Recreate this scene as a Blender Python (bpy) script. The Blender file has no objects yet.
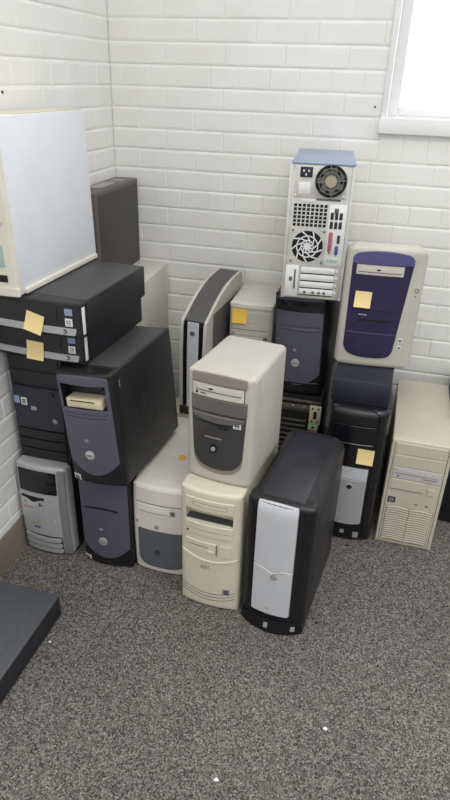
import bpy, bmesh, math, random
from mathutils import Matrix, Vector
random.seed(7)
scene = bpy.context.scene
COL = scene.collection
PI = math.pi

# ------------------------------------------------------------------ materials
def lin(c):
    return tuple(((v/255)/12.92 if v/255 <= .04045 else ((v/255+.055)/1.055)**2.4) for v in c)

MATS = {}
def mat(name, rgb, rough=.5, metal=0., var=.06, scale=9., bump=.0, bscale=300., coat=0., spec=.5):
    m = bpy.data.materials.new(name); m.use_nodes = True
    nt = m.node_tree; b = nt.nodes['Principled BSDF']
    c = lin(rgb)
    tc = nt.nodes.new('ShaderNodeTexCoord')
    n = nt.nodes.new('ShaderNodeTexNoise'); n.inputs['Scale'].default_value = scale
    n.inputs['Detail'].default_value = 6
    nt.links.new(tc.outputs['Object'], n.inputs['Vector'])
    r = nt.nodes.new('ShaderNodeValToRGB')
    r.color_ramp.elements[0].position = .3; r.color_ramp.elements[1].position = .7
    r.color_ramp.elements[0].color = tuple(v*(1-var) for v in c)+(1,)
    r.color_ramp.elements[1].color = tuple(min(1, v*(1+var)) for v in c)+(1,)
    nt.links.new(n.outputs['Fac'], r.inputs['Fac'])
    nt.links.new(r.outputs['Color'], b.inputs['Base Color'])
    b.inputs['Roughness'].default_value = rough
    b.inputs['Metallic'].default_value = metal
    b.inputs['Coat Weight'].default_value = coat
    b.inputs['Specular IOR Level'].default_value = spec
    if bump:
        n2 = nt.nodes.new('ShaderNodeTexNoise'); n2.inputs['Scale'].default_value = bscale
        nt.links.new(tc.outputs['Object'], n2.inputs['Vector'])
        bp = nt.nodes.new('ShaderNodeBump'); bp.inputs['Strength'].default_value = bump
        bp.inputs['Distance'].default_value = .002
        nt.links.new(n2.outputs['Fac'], bp.inputs['Height'])
        nt.links.new(bp.outputs['Normal'], b.inputs['Normal'])
    MATS[name] = m
    return m

M = dict(
    beige=mat('beige_plastic', (200,194,173), .5),
    beige_metal=mat('beige_painted_steel', (197,191,171), .5, var=.08, scale=5),
    yellowed=mat('yellowed_cream_plastic', (214,208,186), .45),
    yellowed_metal=mat('yellowed_cream_steel', (210,204,182), .5),
    cream=mat('cream_plastic', (192,188,176), .45),
    cream_metal=mat('cream_painted_steel', (190,186,175), .5),
    pale=mat('pale_warm_white_plastic', (218,213,204), .45),
    pale_metal=mat('pale_warm_white_steel', (210,205,196), .5),
    white=mat('white_painted_steel', (226,229,233), .4, var=.03),
    white_bezel=mat('off_white_plastic', (222,218,202), .45),
    drive=mat('drive_front_plastic', (205,200,188), .45),
    lilac=mat('lilac_grey_drive_plastic', (196,192,192), .45),
    recess=mat('shaded_beige_plastic', (150,142,122), .6),
    groove=mat('dark_groove', (92,86,74), .7),
    dgroove=mat('black_groove', (14,14,16), .7),
    slate=mat('slate_grey_plastic', (84,84,97), .42, var=.05),
    slate_lt=mat('slate_grey_cap_plastic', (100,99,109), .4, var=.05),
    black=mat('black_plastic', (23,23,26), .4, var=.1),
    black_metal=mat('black_painted_steel', (33,33,37), .42, var=.12, scale=6, bump=.05),
    navy_metal=mat('blue_black_painted_steel', (38,40,51), .42, var=.12, scale=6, bump=.05),
    gloss=mat('glossy_black_plastic', (24,24,28), .15, var=.1),
    scuffed=mat('scuffed_black_plastic', (46,47,54), .34, var=.3, scale=14),
    dark=mat('dark_interior', (12,12,13), .8),
    silver=mat('silver_plastic', (208,210,214), .34, metal=.1, var=.02),
    silver_mid=mat('mid_silver_plastic', (176,177,177), .34, metal=.15, var=.03),
    toplit=mat('toplit_black_steel', (66,65,66), .5, var=.1, scale=14),  # paler black steel: overhead light on the tops put into the colour
    silver_dk=mat('dull_silver_plastic', (176,178,178), .36, metal=.15, var=.03),
    silver_col=mat('grey_silver_plastic', (132,134,134), .36, metal=.2, var=.03),
    chrome=mat('bright_silver_button', (205,207,205), .25, metal=.5, var=.02),
    steel=mat('galvanised_steel', (216,214,208), .34, metal=.45, var=.12, scale=30),
    steel_bright=mat('bright_bare_steel', (240,240,238), .3, metal=.3, var=.05, scale=20),
    lid=mat('blue_grey_steel_lid', (150,164,190), .34, metal=.35, var=.08),
    grey_panel=mat('blue_grey_plastic', (92,98,102), .45, var=.05),
    taupe=mat('taupe_plastic', (142,134,122), .42),
    smoke=mat('smoked_grey_plastic', (102,98,95), .25, var=.08),
    smoke_dk=mat('dark_smoked_plastic', (66,65,65), .2, var=.12),
    bone=mat('aged_drive_plastic', (214,203,172), .5),
    indigo=mat('indigo_tinted_plastic', (46,42,74), .16, var=.12, coat=.3),
    indigo_lt=mat('indigo_cap_plastic', (84,80,128), .22, var=.1, coat=.3),
    charcoal=mat('charcoal_painted_steel', (64,60,58), .5, var=.06),
    charcoal_lt=mat('charcoal_bezel_plastic', (96,88,82), .5),
    mgrey=mat('grey_textured_panel', (82,80,79), .5, var=.08, scale=20),
    shell=mat('warm_grey_shell_plastic', (196,191,183), .45),
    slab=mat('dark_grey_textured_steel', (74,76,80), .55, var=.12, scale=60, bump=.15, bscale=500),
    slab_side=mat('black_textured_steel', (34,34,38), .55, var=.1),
    note=mat('pale_yellow_paper', (246,220,158), .8, var=.02),
    note_deep=mat('amber_yellow_paper', (240,196,84), .8, var=.03),
    orange=mat('orange_paper', (238,176,62), .8, var=.03),
    paper=mat('white_paper', (236,236,234), .8, var=.02),
    blue_label=mat('blue_label', (140,152,188), .5, var=.03),
    label=mat('white_label', (226,226,226), .5, var=.02),
    label_grey=mat('grey_label', (150,150,150), .5),
    ink=mat('dark_ink', (40,40,48), .6),
    grey_ink=mat('grey_ink', (130,126,116), .6),
    pink=mat('pink_connector', (172,98,112), .5),
    blue=mat('blue_connector', (70,84,130), .5),
    green=mat('pale_green_connector', (170,200,160), .5),
    teal=mat('pale_teal_connector', (160,184,180), .5),
    tan=mat('tan_fan_hub', (172,160,136), .5),
    board=mat('tarnished_steel', (108,104,96), .45, metal=.4, var=.3, scale=30),
    wood=mat('cardboard_tan', (196,160,96), .8),
    trim=mat('white_gloss_paint', (240,240,238), .35, var=.01),
    skirting=mat('taupe_vinyl_skirting', (128,118,103), .55, var=.1, scale=7),
    crumb=mat('black_rubber_crumb', (20,18,18), .8),
)

def wall_paint():
    m = bpy.data.materials.new('white_painted_brick'); m.use_nodes = True
    nt = m.node_tree; b = nt.nodes['Principled BSDF']
    tc = nt.nodes.new('ShaderNodeTexCoord')
    n = nt.nodes.new('ShaderNodeTexNoise'); n.inputs['Scale'].default_value = 5; n.inputs['Detail'].default_value = 5
    r = nt.nodes.new('ShaderNodeValToRGB')
    r.color_ramp.elements[0].position = .35; r.color_ramp.elements[0].color = lin((235,233,228))+(1,)
    r.color_ramp.elements[1].position = .65; r.color_ramp.elements[1].color = lin((241,240,236))+(1,)
    nt.links.new(tc.outputs['Object'], n.inputs['Vector']); nt.links.new(n.outputs['Fac'], r.inputs['Fac'])
    nt.links.new(r.outputs['Color'], b.inputs['Base Color'])
    n2 = nt.nodes.new('ShaderNodeTexNoise'); n2.inputs['Scale'].default_value = 38; n2.inputs['Detail'].default_value = 6
    bp = nt.nodes.new('ShaderNodeBump'); bp.inputs['Strength'].default_value = .25; bp.inputs['Distance'].default_value = .004
    nt.links.new(tc.outputs['Object'], n2.inputs['Vector']); nt.links.new(n2.outputs['Fac'], bp.inputs['Height'])
    nt.links.new(bp.outputs['Normal'], b.inputs['Normal'])
    b.inputs['Roughness'].default_value = .45
    return m
M['wall'] = wall_paint()

def carpet():
    m = bpy.data.materials.new('speckled_loop_carpet'); m.use_nodes = True
    nt = m.node_tree; b = nt.nodes['Principled BSDF']
    tc = nt.nodes.new('ShaderNodeTexCoord')
    v = nt.nodes.new('ShaderNodeTexVoronoi'); v.inputs['Scale'].default_value = 300
    nt.links.new(tc.outputs['Object'], v.inputs['Vector'])
    sep = nt.nodes.new('ShaderNodeSeparateColor'); nt.links.new(v.outputs['Color'], sep.inputs['Color'])
    r = nt.nodes.new('ShaderNodeValToRGB'); r.color_ramp.interpolation = 'CONSTANT'
    e = r.color_ramp.elements
    cols = [(0,(66,62,60)),(.14,(94,90,87)),(.38,(113,108,104)),(.62,(129,124,120)),(.82,(150,145,141)),(.94,(84,78,74))]
    e[0].position = 0; e[0].color = lin(cols[0][1])+(1,)
    e[1].position = cols[1][0]; e[1].color = lin(cols[1][1])+(1,)
    for p_, c in cols[2:]:
        q = e.new(p_); q.color = lin(c)+(1,)
    nt.links.new(sep.outputs[0], r.inputs['Fac'])
    n = nt.nodes.new('ShaderNodeTexNoise'); n.inputs['Scale'].default_value = 3; n.inputs['Detail'].default_value = 4
    nt.links.new(tc.outputs['Object'], n.inputs['Vector'])
    r2 = nt.nodes.new('ShaderNodeValToRGB')
    r2.color_ramp.elements[0].position = .3; r2.color_ramp.elements[0].color = (.86,.85,.84,1)
    r2.color_ramp.elements[1].position = .7; r2.color_ramp.elements[1].color = (1.04,1.03,1.02,1)
    nt.links.new(n.outputs['Fac'], r2.inputs['Fac'])
    mx = nt.nodes.new('ShaderNodeMix'); mx.data_type = 'RGBA'; mx.blend_type = 'MULTIPLY'; mx.inputs[0].default_value = 1
    nt.links.new(r.outputs['Color'], mx.inputs[6]); nt.links.new(r2.outputs['Color'], mx.inputs[7])
    nt.links.new(mx.outputs[2], b.inputs['Base Color'])
    bp = nt.nodes.new('ShaderNodeBump'); bp.inputs['Strength'].default_value = .5; bp.inputs['Distance'].default_value = .003
    nt.links.new(v.outputs['Distance'], bp.inputs['Height']); bp.invert = True
    nt.links.new(bp.outputs['Normal'], b.inputs['Normal'])
    b.inputs['Roughness'].default_value = .95; b.inputs['Specular IOR Level'].default_value = .1
    return m
M['carpet'] = carpet()

def glass():
    m = bpy.data.materials.new('window_glass'); m.use_nodes = True
    nt = m.node_tree; nt.nodes.clear()
    o = nt.nodes.new('ShaderNodeOutputMaterial'); t = nt.nodes.new('ShaderNodeBsdfTransparent')
    g = nt.nodes.new('ShaderNodeBsdfGlossy'); g.inputs['Roughness'].default_value = .02
    mx = nt.nodes.new('ShaderNodeMixShader'); mx.inputs[0].default_value = .05
    nt.links.new(t.outputs[0], mx.inputs[1]); nt.links.new(g.outputs[0], mx.inputs[2]); nt.links.new(mx.outputs[0], o.inputs[0])
    return m
M['glass'] = glass()

# ------------------------------------------------------------------ mesh helpers (local frame: front faces -y, z up)
def obj(name, bm, m, parent=None, smooth=35):
    bmesh.ops.recalc_face_normals(bm, faces=bm.faces[:])
    me = bpy.data.meshes.new(name); bm.to_mesh(me); bm.free()
    for p in me.polygons: p.use_smooth = True
    me.set_sharp_from_angle(angle=math.radians(smooth))
    o = bpy.data.objects.new(name, me); COL.objects.link(o)
    me.materials.append(m if not isinstance(m, str) else M[m])
    if parent: o.parent = parent
    return o

def thing(name, label, cat, loc, yaw=0, lean=0, group=None):
    o = bpy.data.objects.new(name, None); COL.objects.link(o)
    o.empty_display_size = .05
    o.location = loc; o.rotation_euler = (0, math.radians(lean), math.radians(yaw))
    tag(o, label, cat, group)
    return o

def tag(o, label, cat, group=None):
    o['label'] = label; o['category'] = cat
    if group: o['group'] = group
    return o

def rbox(bm, x0, x1, y0, y1, z0, z1, r=.002, seg=2):
    mtx = Matrix.Translation(((x0+x1)/2, (y0+y1)/2, (z0+z1)/2)) @ Matrix.Diagonal((x1-x0, y1-y0, z1-z0, 1))
    g = bmesh.ops.create_cube(bm, size=1, matrix=mtx)
    if r:
        es = {e for v in g['verts'] for e in v.link_edges}
        bmesh.ops.bevel(bm, geom=list(es), offset=r, segments=seg, affect='EDGES', profile=.5)
    return bm

def box(*a, **k): return rbox(bmesh.new(), *a, **k)

def rows_with(n, extra=()):
    s = sorted(set([round(i/n, 5) for i in range(n+1)] + [round(v, 5) for v in extra if 0 <= v <= 1]))
    return s

def patch(bm, x0, x1, z0, z1, yf=0., t=.002, back=None, r=0, e=.0008, n=8, m=8):
    """a raised panel following the surface y=yf(x,z); x0,x1 may be f(z); z0,z1 may be f(x); r = corner radius or (tl,tr,br,bl)"""
    F = lambda f: f if callable(f) else (lambda *_: f)
    X0, X1, Z0, Z1, Y = F(x0), F(x1), F(z0), F(z1), F(yf)
    rr = (r,)*4 if not isinstance(r, (tuple, list)) else r
    xm = (X0(0) + X1(0))/2
    zl, zh = Z0(xm), Z1(xm); H = zh-zl
    ex = [0, min(.2, e/H), 1-min(.2, e/H), 1]
    for rad in (rr[0], rr[1]):
        if rad: ex += [1-rad/H*(1-math.cos(a*PI/12)) for a in range(7)]
    for rad in (rr[2], rr[3]):
        if rad: ex += [rad/H*(1-math.cos(a*PI/12)) for a in range(7)]
    vs = rows_with(n, ex)
    W = X1((zl+zh)/2)-X0((zl+zh)/2)
    k = min(.2, e/W)
    us = sorted(set([0, round(k, 5), round(1-k, 5), 1] + [round(.5-.5*math.cos(PI*i/m), 5) for i in range(1, m)]))
    def cut(rad, d):
        if rad <= 0 or d >= rad: return 0
        return rad - math.sqrt(max(0, rad*rad-(rad-d)**2))
    fr, bk = [], []
    for j, v in enumerate(vs):
        zn = zl+v*H
        a = X0(zn) + max(cut(rr[0], zh-zn), cut(rr[3], zn-zl))
        b = X1(zn) - max(cut(rr[1], zh-zn), cut(rr[2], zn-zl))
        f_, b_ = [], []
        for i, u in enumerate(us):
            x = a+u*(b-a); z = Z0(x)+v*(Z1(x)-Z0(x))
            y = Y(x, z)
            edge = i in (0, len(us)-1) or j in (0, len(vs)-1)
            f_.append(bm.verts.new((x, y-t+(e if edge else 0), z)))
            b_.append(bm.verts.new((x, y+.0006 if back is None else back, z)))
        fr.append(f_); bk.append(b_)
    R, C = len(vs), len(us)
    for j in range(R-1):
        for i in range(C-1):
            bm.faces.new((fr[j][i], fr[j][i+1], fr[j+1][i+1], fr[j+1][i]))
            bm.faces.new((bk[j][i], bk[j+1][i], bk[j+1][i+1], bk[j][i+1]))
    for i in range(C-1):
        bm.faces.new((fr[0][i], bk[0][i], bk[0][i+1], fr[0][i+1]))
        bm.faces.new((fr[-1][i], fr[-1][i+1], bk[-1][i+1], bk[-1][i]))
    for j in range(R-1):
        bm.faces.new((fr[j][0], fr[j+1][0], bk[j+1][0], bk[j][0]))
        bm.faces.new((fr[j][-1], bk[j][-1], bk[j+1][-1], fr[j+1][-1]))
    return bm

def P(*a, **k): return patch(bmesh.new(), *a, **k)

def disc(bm, cx, cz, r, y0, y1, seg=28, rx=None, dome=0):
    """a short cylinder along y; y0 is its front"""
    rx = rx or r
    f = [bm.verts.new((cx+rx*math.cos(2*PI*i/seg), y0, cz+r*math.sin(2*PI*i/seg))) for i in range(seg)]
    b = [bm.verts.new((cx+rx*math.cos(2*PI*i/seg), y1, cz+r*math.sin(2*PI*i/seg))) for i in range(seg)]
    c = bm.verts.new((cx, y0-dome, cz))
    for i in range(seg):
        k = (i+1) % seg
        bm.faces.new((f[i], f[k], b[k], b[i])); bm.faces.new((c, f[k], f[i]))
    bm.faces.new(b)
    return bm

def ring(bm, cx, cz, r0, r1, y0, y1, seg=36):
    L = []
    for r, y in ((r0, y0), (r1, y0), (r1, y1), (r0, y1)):
        L.append([bm.verts.new((cx+r*math.cos(2*PI*i/seg), y, cz+r*math.sin(2*PI*i/seg))) for i in range(seg)])
    for a in range(4):
        for i in range(seg):
            k = (i+1) % seg
            bm.faces.new((L[a][i], L[a][k], L[(a+1) % 4][k], L[(a+1) % 4][i]))
    return bm

def bar(bm, a, b, w, y0, y1):
    """flat bar in the xz plane from a to b"""
    d = Vector((b[0]-a[0], b[1]-a[1])).normalized(); nx, nz = -d.y*w/2, d.x*w/2
    q = [(a[0]+nx, a[1]+nz), (b[0]+nx, b[1]+nz), (b[0]-nx, b[1]-nz), (a[0]-nx, a[1]-nz)]
    f = [bm.verts.new((x, y0, z)) for x, z in q]; k = [bm.verts.new((x, y1, z)) for x, z in q]
    bm.faces.new(f); bm.faces.new(k[::-1])
    for i in range(4): bm.faces.new((f[i], k[i], k[(i+1) % 4], f[(i+1) % 4]))
    return bm

def writing(name, s, size, x, y, z, m, parent, rot=(PI/2, 0, 0), bold=0):
    cu = bpy.data.curves.new('lettering', 'FONT'); cu.body = s; cu.size = size; cu.extrude = .0003
    cu.align_x = 'CENTER'; cu.align_y = 'CENTER'; cu.offset = bold
    t = bpy.data.objects.new('lettering', cu); COL.objects.link(t)
    me = bpy.data.meshes.new_from_object(t.evaluated_get(bpy.context.evaluated_depsgraph_get()))
    bpy.data.objects.remove(t); bpy.data.curves.remove(cu)
    me.name = name
    me.materials.clear(); me.materials.append(M[m])
    o = bpy.data.objects.new(name, me); COL.objects.link(o)
    o.location = (x, y, z); o.rotation_euler = rot; o.parent = parent
    return o

def bowed(w, h, bx=.0, R=.004, bz=.0, base=0.):
    """bezel front surface: bows towards the viewer, edges rounded by R"""
    def f(x, z):
        u = max(-1, min(1, 2*x/w)); v = max(-1, min(1, 2*z/h-1))
        y = base - bx*(1-u*u) - bz*(1-v*v)
        d = max(0, min(w/2-abs(x), z, h-z))
        if d < R: y += R - math.sqrt(max(0, R*R-(R-d)**2))
        return y
    return f

def case(root, w, d, h, m, y0=.028, r=.004, name='case'):
    return obj(name, box(-w/2+.001, w/2-.001, y0, d, .001, h-.001, r=r), m, root)

def bezel(root, w, h, yf, m, back=.03, r=.004, name='front_panel', hole=None, n=14, mm=14, bottom=None, top=None, xl=None, xr=None):
    bm = bmesh.new()
    xl = -w/2 if xl is None else xl; xr = w/2 if xr is None else xr
    if hole is None:
        patch(bm, xl, xr, bottom if bottom else 0, top if top else h, yf, 0, back, r=r, e=.0, n=n, m=mm)
    else:
        a, b, c, d = hole
        patch(bm, xl, xr, 0, c, yf, 0, back, r=(0, 0, r, r), e=.0, n=n, m=mm)
        patch(bm, xl, xr, d, h, yf, 0, back, r=(r, r, 0, 0), e=.0, n=6, m=mm)
        patch(bm, xl, a, c, d, yf, 0, back, e=0, n=4, m=6)
        patch(bm, b, xr, c, d, yf, 0, back, e=0, n=4, m=6)
    return obj(name, bm, m, root)

def flag_sticker(root, x0, x1, z0, z1, yf, plate='label', mark='ink', name='sticker'):
    """small square sticker with a four-pane flag mark"""
    s = obj(name, P(x0, x1, z0, z1, yf, .0006, e=.0002, n=3, m=3), plate, root)
    bm = bmesh.new(); w = (x1-x0); h = z1-z0
    for i in (0, 1):
        for j in (0, 1):
            patch(bm, x0+w*(.2+.32*i), x0+w*(.46+.32*i), z0+h*(.3+.28*j), z0+h*(.52+.28*j), yf, .001, e=.0001, n=2, m=2)
    patch(bm, x0+w*.2, x1-w*.2, z0+h*.12, z0+h*.2, yf, .001, e=.0001, n=2, m=2)
    obj('flag_mark', bm, mark, s)
    return s

# ------------------------------------------------------------------ the room
def struct(name, bm, m, smooth=30):
    o = obj(name, bm, m, None, smooth); o['kind'] = 'structure'; return o

bm = bmesh.new(); rbox(bm, -.25, 3.6, -4.6, .25, -.06, 0, r=0)
struct('floor', bm, 'carpet')

WX0, WX1, WZ0, WZ1 = .962, 1.98, 1.293, 2.25        # the window opening
CH, J0 = .0677, 1.628
def brick(bm, o, u, v, a0, a1, c0, c1, dep, gap=.003, ch=.0075):
    """one painted brick; u/v are the in-plane unit vectors, o the outward one (tuples)"""
    jit = random.uniform(-.0008, .0008)
    O, U, V = Vector(o), Vector(u), Vector(v)
    def ringv(ins, dp):
        h = ins*.42                                   # head joints are tighter than bed joints
        return [bm.verts.new(U*x+V*z+O*dp) for x, z in ((a0+h, c0+ins), (a1-h, c0+ins), (a1-h, c1-ins), (a0+h, c1-ins))]
    r0 = ringv(gap*.4, 0); r1 = ringv(gap*.4+ch*.35, dep*.6+jit); r2 = ringv(gap*.4+ch, dep+jit)
    for A, B in ((r0, r1), (r1, r2)):
        for i in range(4):
            k = (i+1) % 4; bm.faces.new((A[i], A[k], B[k], B[i]))
    bm.faces.new(r2)

def course_joints(k, x0, x1, offs):
    """x positions of head joints in course k (between joint k above and k+1 below)"""
    if k % 6 == 3:
        L, s = .1035, offs+.05
    else:
        L, s = .2065, offs + (.104 if k % 2 == 1 else .207)
    xs = [x0]; x = s - L*math.ceil((s-x0)/L)
    while x < x1:
        if x > x0+.03 and x < x1-.02: xs.append(x+random.uniform(-.004, .004))
        x += L
    xs.append(x1); return xs

DEP = .0024
bm = bmesh.new()
# structural slabs behind the brick faces, with the window opening left free
rbox(bm, -.25, WX0, DEP, .2, 0, 2.75, r=0); rbox(bm, WX1, 3.6, DEP, .2, 0, 2.75, r=0)
rbox(bm, WX0, WX1, DEP, .2, 0, WZ0, r=0); rbox(bm, WX0, WX1, DEP, .2, WZ1, 2.75, r=0)
for k in range(-17, 24):
    c1 = J0-k*CH; c0 = c1-CH
    if c0 < 0: c0 = 0
    js = course_joints(k, 0, 3.6, 0)
    for a, b in zip(js[:-1], js[1:]):
        segs = [(a, b)]
        if c1 > 1.16 and c0 < WZ1:
            lim0, lim1 = .953, 1.995
            segs = [(s0, s1) for s0, s1 in ((a, min(b, lim0)), (max(a, lim1), b)) if s1-s0 > .02]
        for s0, s1 in segs:
            brick(bm, (0, -1, 0), (1, 0, 0), (0, 0, 1), s0, s1, c0, c1, DEP)
x = .953
while x < 1.99:                                       # bricks on edge below the sill
    brick(bm, (0, -1, 0), (1, 0, 0), (0, 0, 1), x, min(x+.079, 1.995), J0-7*CH, 1.25, DEP); x += .079
for v in bm.verts:
    if abs(v.co.y) < .0003 or v.co.y < 0: v.co.y += DEP
struct('wall_back', bm, 'wall', 4)

bm = bmesh.new()
rbox(bm, -.2, -DEP, -4.6, .0, 0, 2.75, r=0)
for k in range(-17, 24):
    c1 = J0-k*CH; c0 = max(0, c1-CH)
    js = course_joints(k, 0, 4.6, .06)
    for a, b in zip(js[:-1], js[1:]):
        brick(bm, (1, 0, 0), (0, -1, 0), (0, 0, 1), a, b, c0, c1, DEP)
for v in bm.verts:
    if v.co.x > -.001: v.co.x -= DEP
struct('wall_left', bm, 'wall', 4)

bm = bmesh.new()
pts = [(0, 0), (.014, 0), (.012, .012), (.009, .1), (.006, .113), (0, .113)]
A = [bm.verts.new((x, -4.6, z)) for x, z in pts]; B = [bm.verts.new((x, -.0, z)) for x, z in pts]
bm.faces.new(A); bm.faces.new(B[::-1])
for i in range(6): bm.faces.new((A[i], A[(i+1) % 6], B[(i+1) % 6], B[i]))
struct('baseboard_left', bm, 'skirting')
bm = bmesh.new()
A = [bm.verts.new((.014, -y, z)) for y, z in pts]; B = [bm.verts.new((3.6, -y, z)) for y, z in pts]
bm.faces.new(A); bm.faces.new(B[::-1])
for i in range(6): bm.faces.new((A[i], A[(i+1) % 6], B[(i+1) % 6], B[i]))
struct('baseboard_back', bm, 'skirting')

def nail(label, loc, rot):
    bm = bmesh.new(); disc(bm, 0, 0, .003, -.003, .004, 12, dome=.001)
    o = obj('wall_nail', bm, 'ink'); o.location = loc; o.rotation_euler = rot
    tag(o, label, 'nail', 'nails in the brick walls'); return o
nail('small dark nail in the left wall above the white tower', (.0, -.683, 1.343), (0, 0, PI/2))
nail('small dark nail in the back wall beside the window sill corner', (.925, .0, 1.322), (0, 0, 0))

# window: casing, sill, sash, glass
win = bpy.data.objects.new('window_1', None); COL.objects.link(win); win['kind'] = 'structure'
win.location = (0, 0, 0)
bm = bmesh.new()
rbox(bm, .947, .964, -.014, .11, WZ0, 2.27, r=.002); rbox(bm, 1.978, 1.995, -.014, .11, WZ0, 2.27, r=.002)
rbox(bm, .964, 1.978, -.014, .11, 2.248, 2.27, r=.002)
obj('window_casing', bm, 'trim', win)
obj('window_sill', box(.945, 2.0, -.022, .11, 1.245, 1.2935, r=.003), 'trim', win)
bm = bmesh.new()
rbox(bm, .966, 1.0, .055, .095, 1.296, 2.246, r=.004); rbox(bm, 1.942, 1.976, .055, .095, 1.296, 2.246, r=.004)
rbox(bm, 1.0, 1.942, .055, .095, 1.296, 1.322, r=.004); rbox(bm, 1.0, 1.942, .055, .095, 2.22, 2.246, r=.004)
sash = obj('sash', bm, 'trim', win)
obj('glass_pane', box(.998, 1.944, .074, .078, 1.32, 2.222, r=0), 'glass', sash)

# ------------------------------------------------------------------ the computers
PILE = 'old computers piled in the corner'
def computer(label, loc, yaw=0, lean=0, name='computer_tower', cat='computer'):
    return thing(name, label, cat, loc, yaw, lean, PILE)

def feet(root, w, d, m='black'):
    pass

# --- slate and black towers (three of the same model)
def slate_tower(label, loc, yaw, lean, d, h, kind, w=.175):
    t = computer(label, loc, yaw, lean)
    obj('case', box(-w/2+.001, w/2-.001, .03, d, .001, h-.001, r=.006, seg=3), 'black_metal', t)
    yf = bowed(w, h, .014, .014)
    hole = (-.069, .069, .246, .318) if kind == 'open' else None
    bezel(t, w, h, yf, 'black', .034, r=.014, hole=hole, n=18)
    s = .078
    arc = lambda x: .036+.045*(x/s)**2
    bm = bmesh.new()
    if kind == 'open':
        patch(bm, -s, s, arc, .246, yf, .003, e=.001, n=10, m=16)
        patch(bm, -s, -.069, .246, .318, yf, .003, e=.0004, n=4, m=4)
        patch(bm, .069, s, .246, .318, yf, .003, e=.0004, n=4, m=4)
        patch(bm, -s, s, .318, lambda x: h-.006-.006*(x/s)**2, yf, .003, r=(.008, .008, 0, 0), e=.001, n=5, m=16)
    elif kind == 'bay':
        patch(bm, -s, s, arc, .298, yf, .003, e=.001, n=12, m=16)
        patch(bm, -s, s, .336, lambda x: h-.006-.006*(x/s)**2, yf, .003, r=(.006, .006, 0, 0), e=.001, n=3, m=16)
    else:
        patch(bm, -s, s, arc, lambda x: h-.008, yf, .003, e=.001, n=14, m=16)
    f = obj('faceplate', bm, 'slate', t)
    if kind == 'open':
        bm = bmesh.new()
        rbox(bm, -.073, -.069, .03, .14, .243, .321, r=0); rbox(bm, .069, .073, .03, .14, .243, .321, r=0)
        rbox(bm, -.073, .073, .03, .14, .243, .246, r=0); rbox(bm, -.073, .073, .03, .14, .318, .321, r=0)
        rbox(bm, -.073, .073, .136, .14, .243, .321, r=0)
        obj('empty_drive_bay', bm, 'dark', t)
        dr = obj('floppy_drive', box(-.058, .052, -.008, .1, .247, .274, r=.002), 'bone', t)
        obj('disk_slot', box(-.045, .03, -.0086, -.007, .2655, .2685, r=0), 'dgroove', dr)
        bm = bmesh.new(); rbox(bm, .045, .055, .01, .06, .29, .3, r=.002)
        obj('bay_latch', bm, 'black', t)
        for zz in (.221, .232):
            obj('bay_cover_seam', P(-.066, .062, zz, zz+.0014, yf, .0034, e=.0002, n=2, m=10), 'dgroove', t)
    elif kind == 'bay':
        dr = obj('optical_drive', P(-.07, .074, .302, .333, yf, .0015, e=.001, n=3, m=10), 'black', t)
        obj('disc_tray', P(-.06, .064, .318, .329, yf, .0025, e=.0006, n=3, m=8), 'gloss', dr)
        for zz, xa in ((.249, -.066), (.2345, -.066)):
            obj('bay_cover_seam', P(xa, .07, zz, zz+.0014, yf, .0034, e=.0002, n=2, m=10), 'dgroove', t)
        obj('drive_lip', P(-.02, .062, .2365, .241, yf, .0045, e=.001, n=2, m=8), 'slate_lt', t)
    if kind == 'slot':
        g = lambda x: .226+.006*math.cos(x*38)
        obj('disk_slot', P(-.066, .05, lambda x: g(x)-.006*(1-(x/.075)**2), lambda x: g(x)+.003, yf, .0034, e=.0004, n=3, m=14), 'dgroove', t)
    # round badge button and little lamp above it
    bx, bz = -.005, .104 if kind != 'bay' else .12
    y0 = yf(bx, bz)-.003
    b = obj('power_button', disc(bmesh.new(), bx, bz, .0125, y0-.004, y0+.001, dome=.0012), 'chrome', t)
    ring_o = obj('button_rim', ring(bmesh.new(), bx, bz, .0122, .0142, y0-.0025, y0+.001), 'silver_dk', b)
    writing('badge_lettering', 'DELL', .0068, bx, y0-.0055, bz, 'ink', b)
    dz = bz+.046
    bm = bmesh.new(); q = yf(bx, dz)-.0035
    for a, c in (((-.006, 0), (0, .005)), ((0, .005), (.006, 0)), ((.006, 0), (0, -.005)), ((0, -.005), (-.006, 0)), ((-.003, 0), (.003, 0))):
        bar(bm, (bx-.004+a[0], dz+a[1]), (bx-.004+c[0], dz+c[1]), .0026, q, q+.001)
    obj('status_lamp', bm, 'label_grey', t)
    if kind != 'bay':
        flag_sticker(t, -.081, -.056, .004, .026, yf, 'label')
        obj('vent_slot', P(-.045, .035, .007, .015, yf, .0008, e=.0003, n=2, m=8), 'dgroove', t)
    else:
        obj('vent_slot', P(-.05, .022, .019, .033, yf, .0016, r=.006, e=.0006, n=4, m=8), 'dgroove', t)
        obj('lower_lip', P(-.06, .075, .041, .049, yf, .004, e=.002, n=3, m=12), 'black', t)
    return t, yf

t, yf = slate_tower('slate and black tower stacked second high, leaning left, pale floppy drive in its open bay', (.321, -.937, .345), -5, -4.9, .371, .352, 'open', .177)
obj('top_cover', box(-.082, .082, .05, .362, .3505, .3522, r=.0006), 'toplit', t)  # thin sheet added on top, its paler colour stands for light from above
# embossed round emblem on the right side
bm = bmesh.new()
ring(bm, .19, .172, .056, .062, 0, .0012, 48); ring(bm, .19, .172, .03, .033, 0, .0012, 40)
bar(bm, (.165, .15), (.205, .2), .006, 0, .0012)
for v in bm.verts: v.co = Vector((.177/2-.001+v.co.y*.5, v.co.x, v.co.z))
obj('side_emblem', bm, 'black_metal', t)
obj('side_latch', box(.0872, .089, .036, .039, .3, .322, r=.0005), 'silver_col', t)

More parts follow.
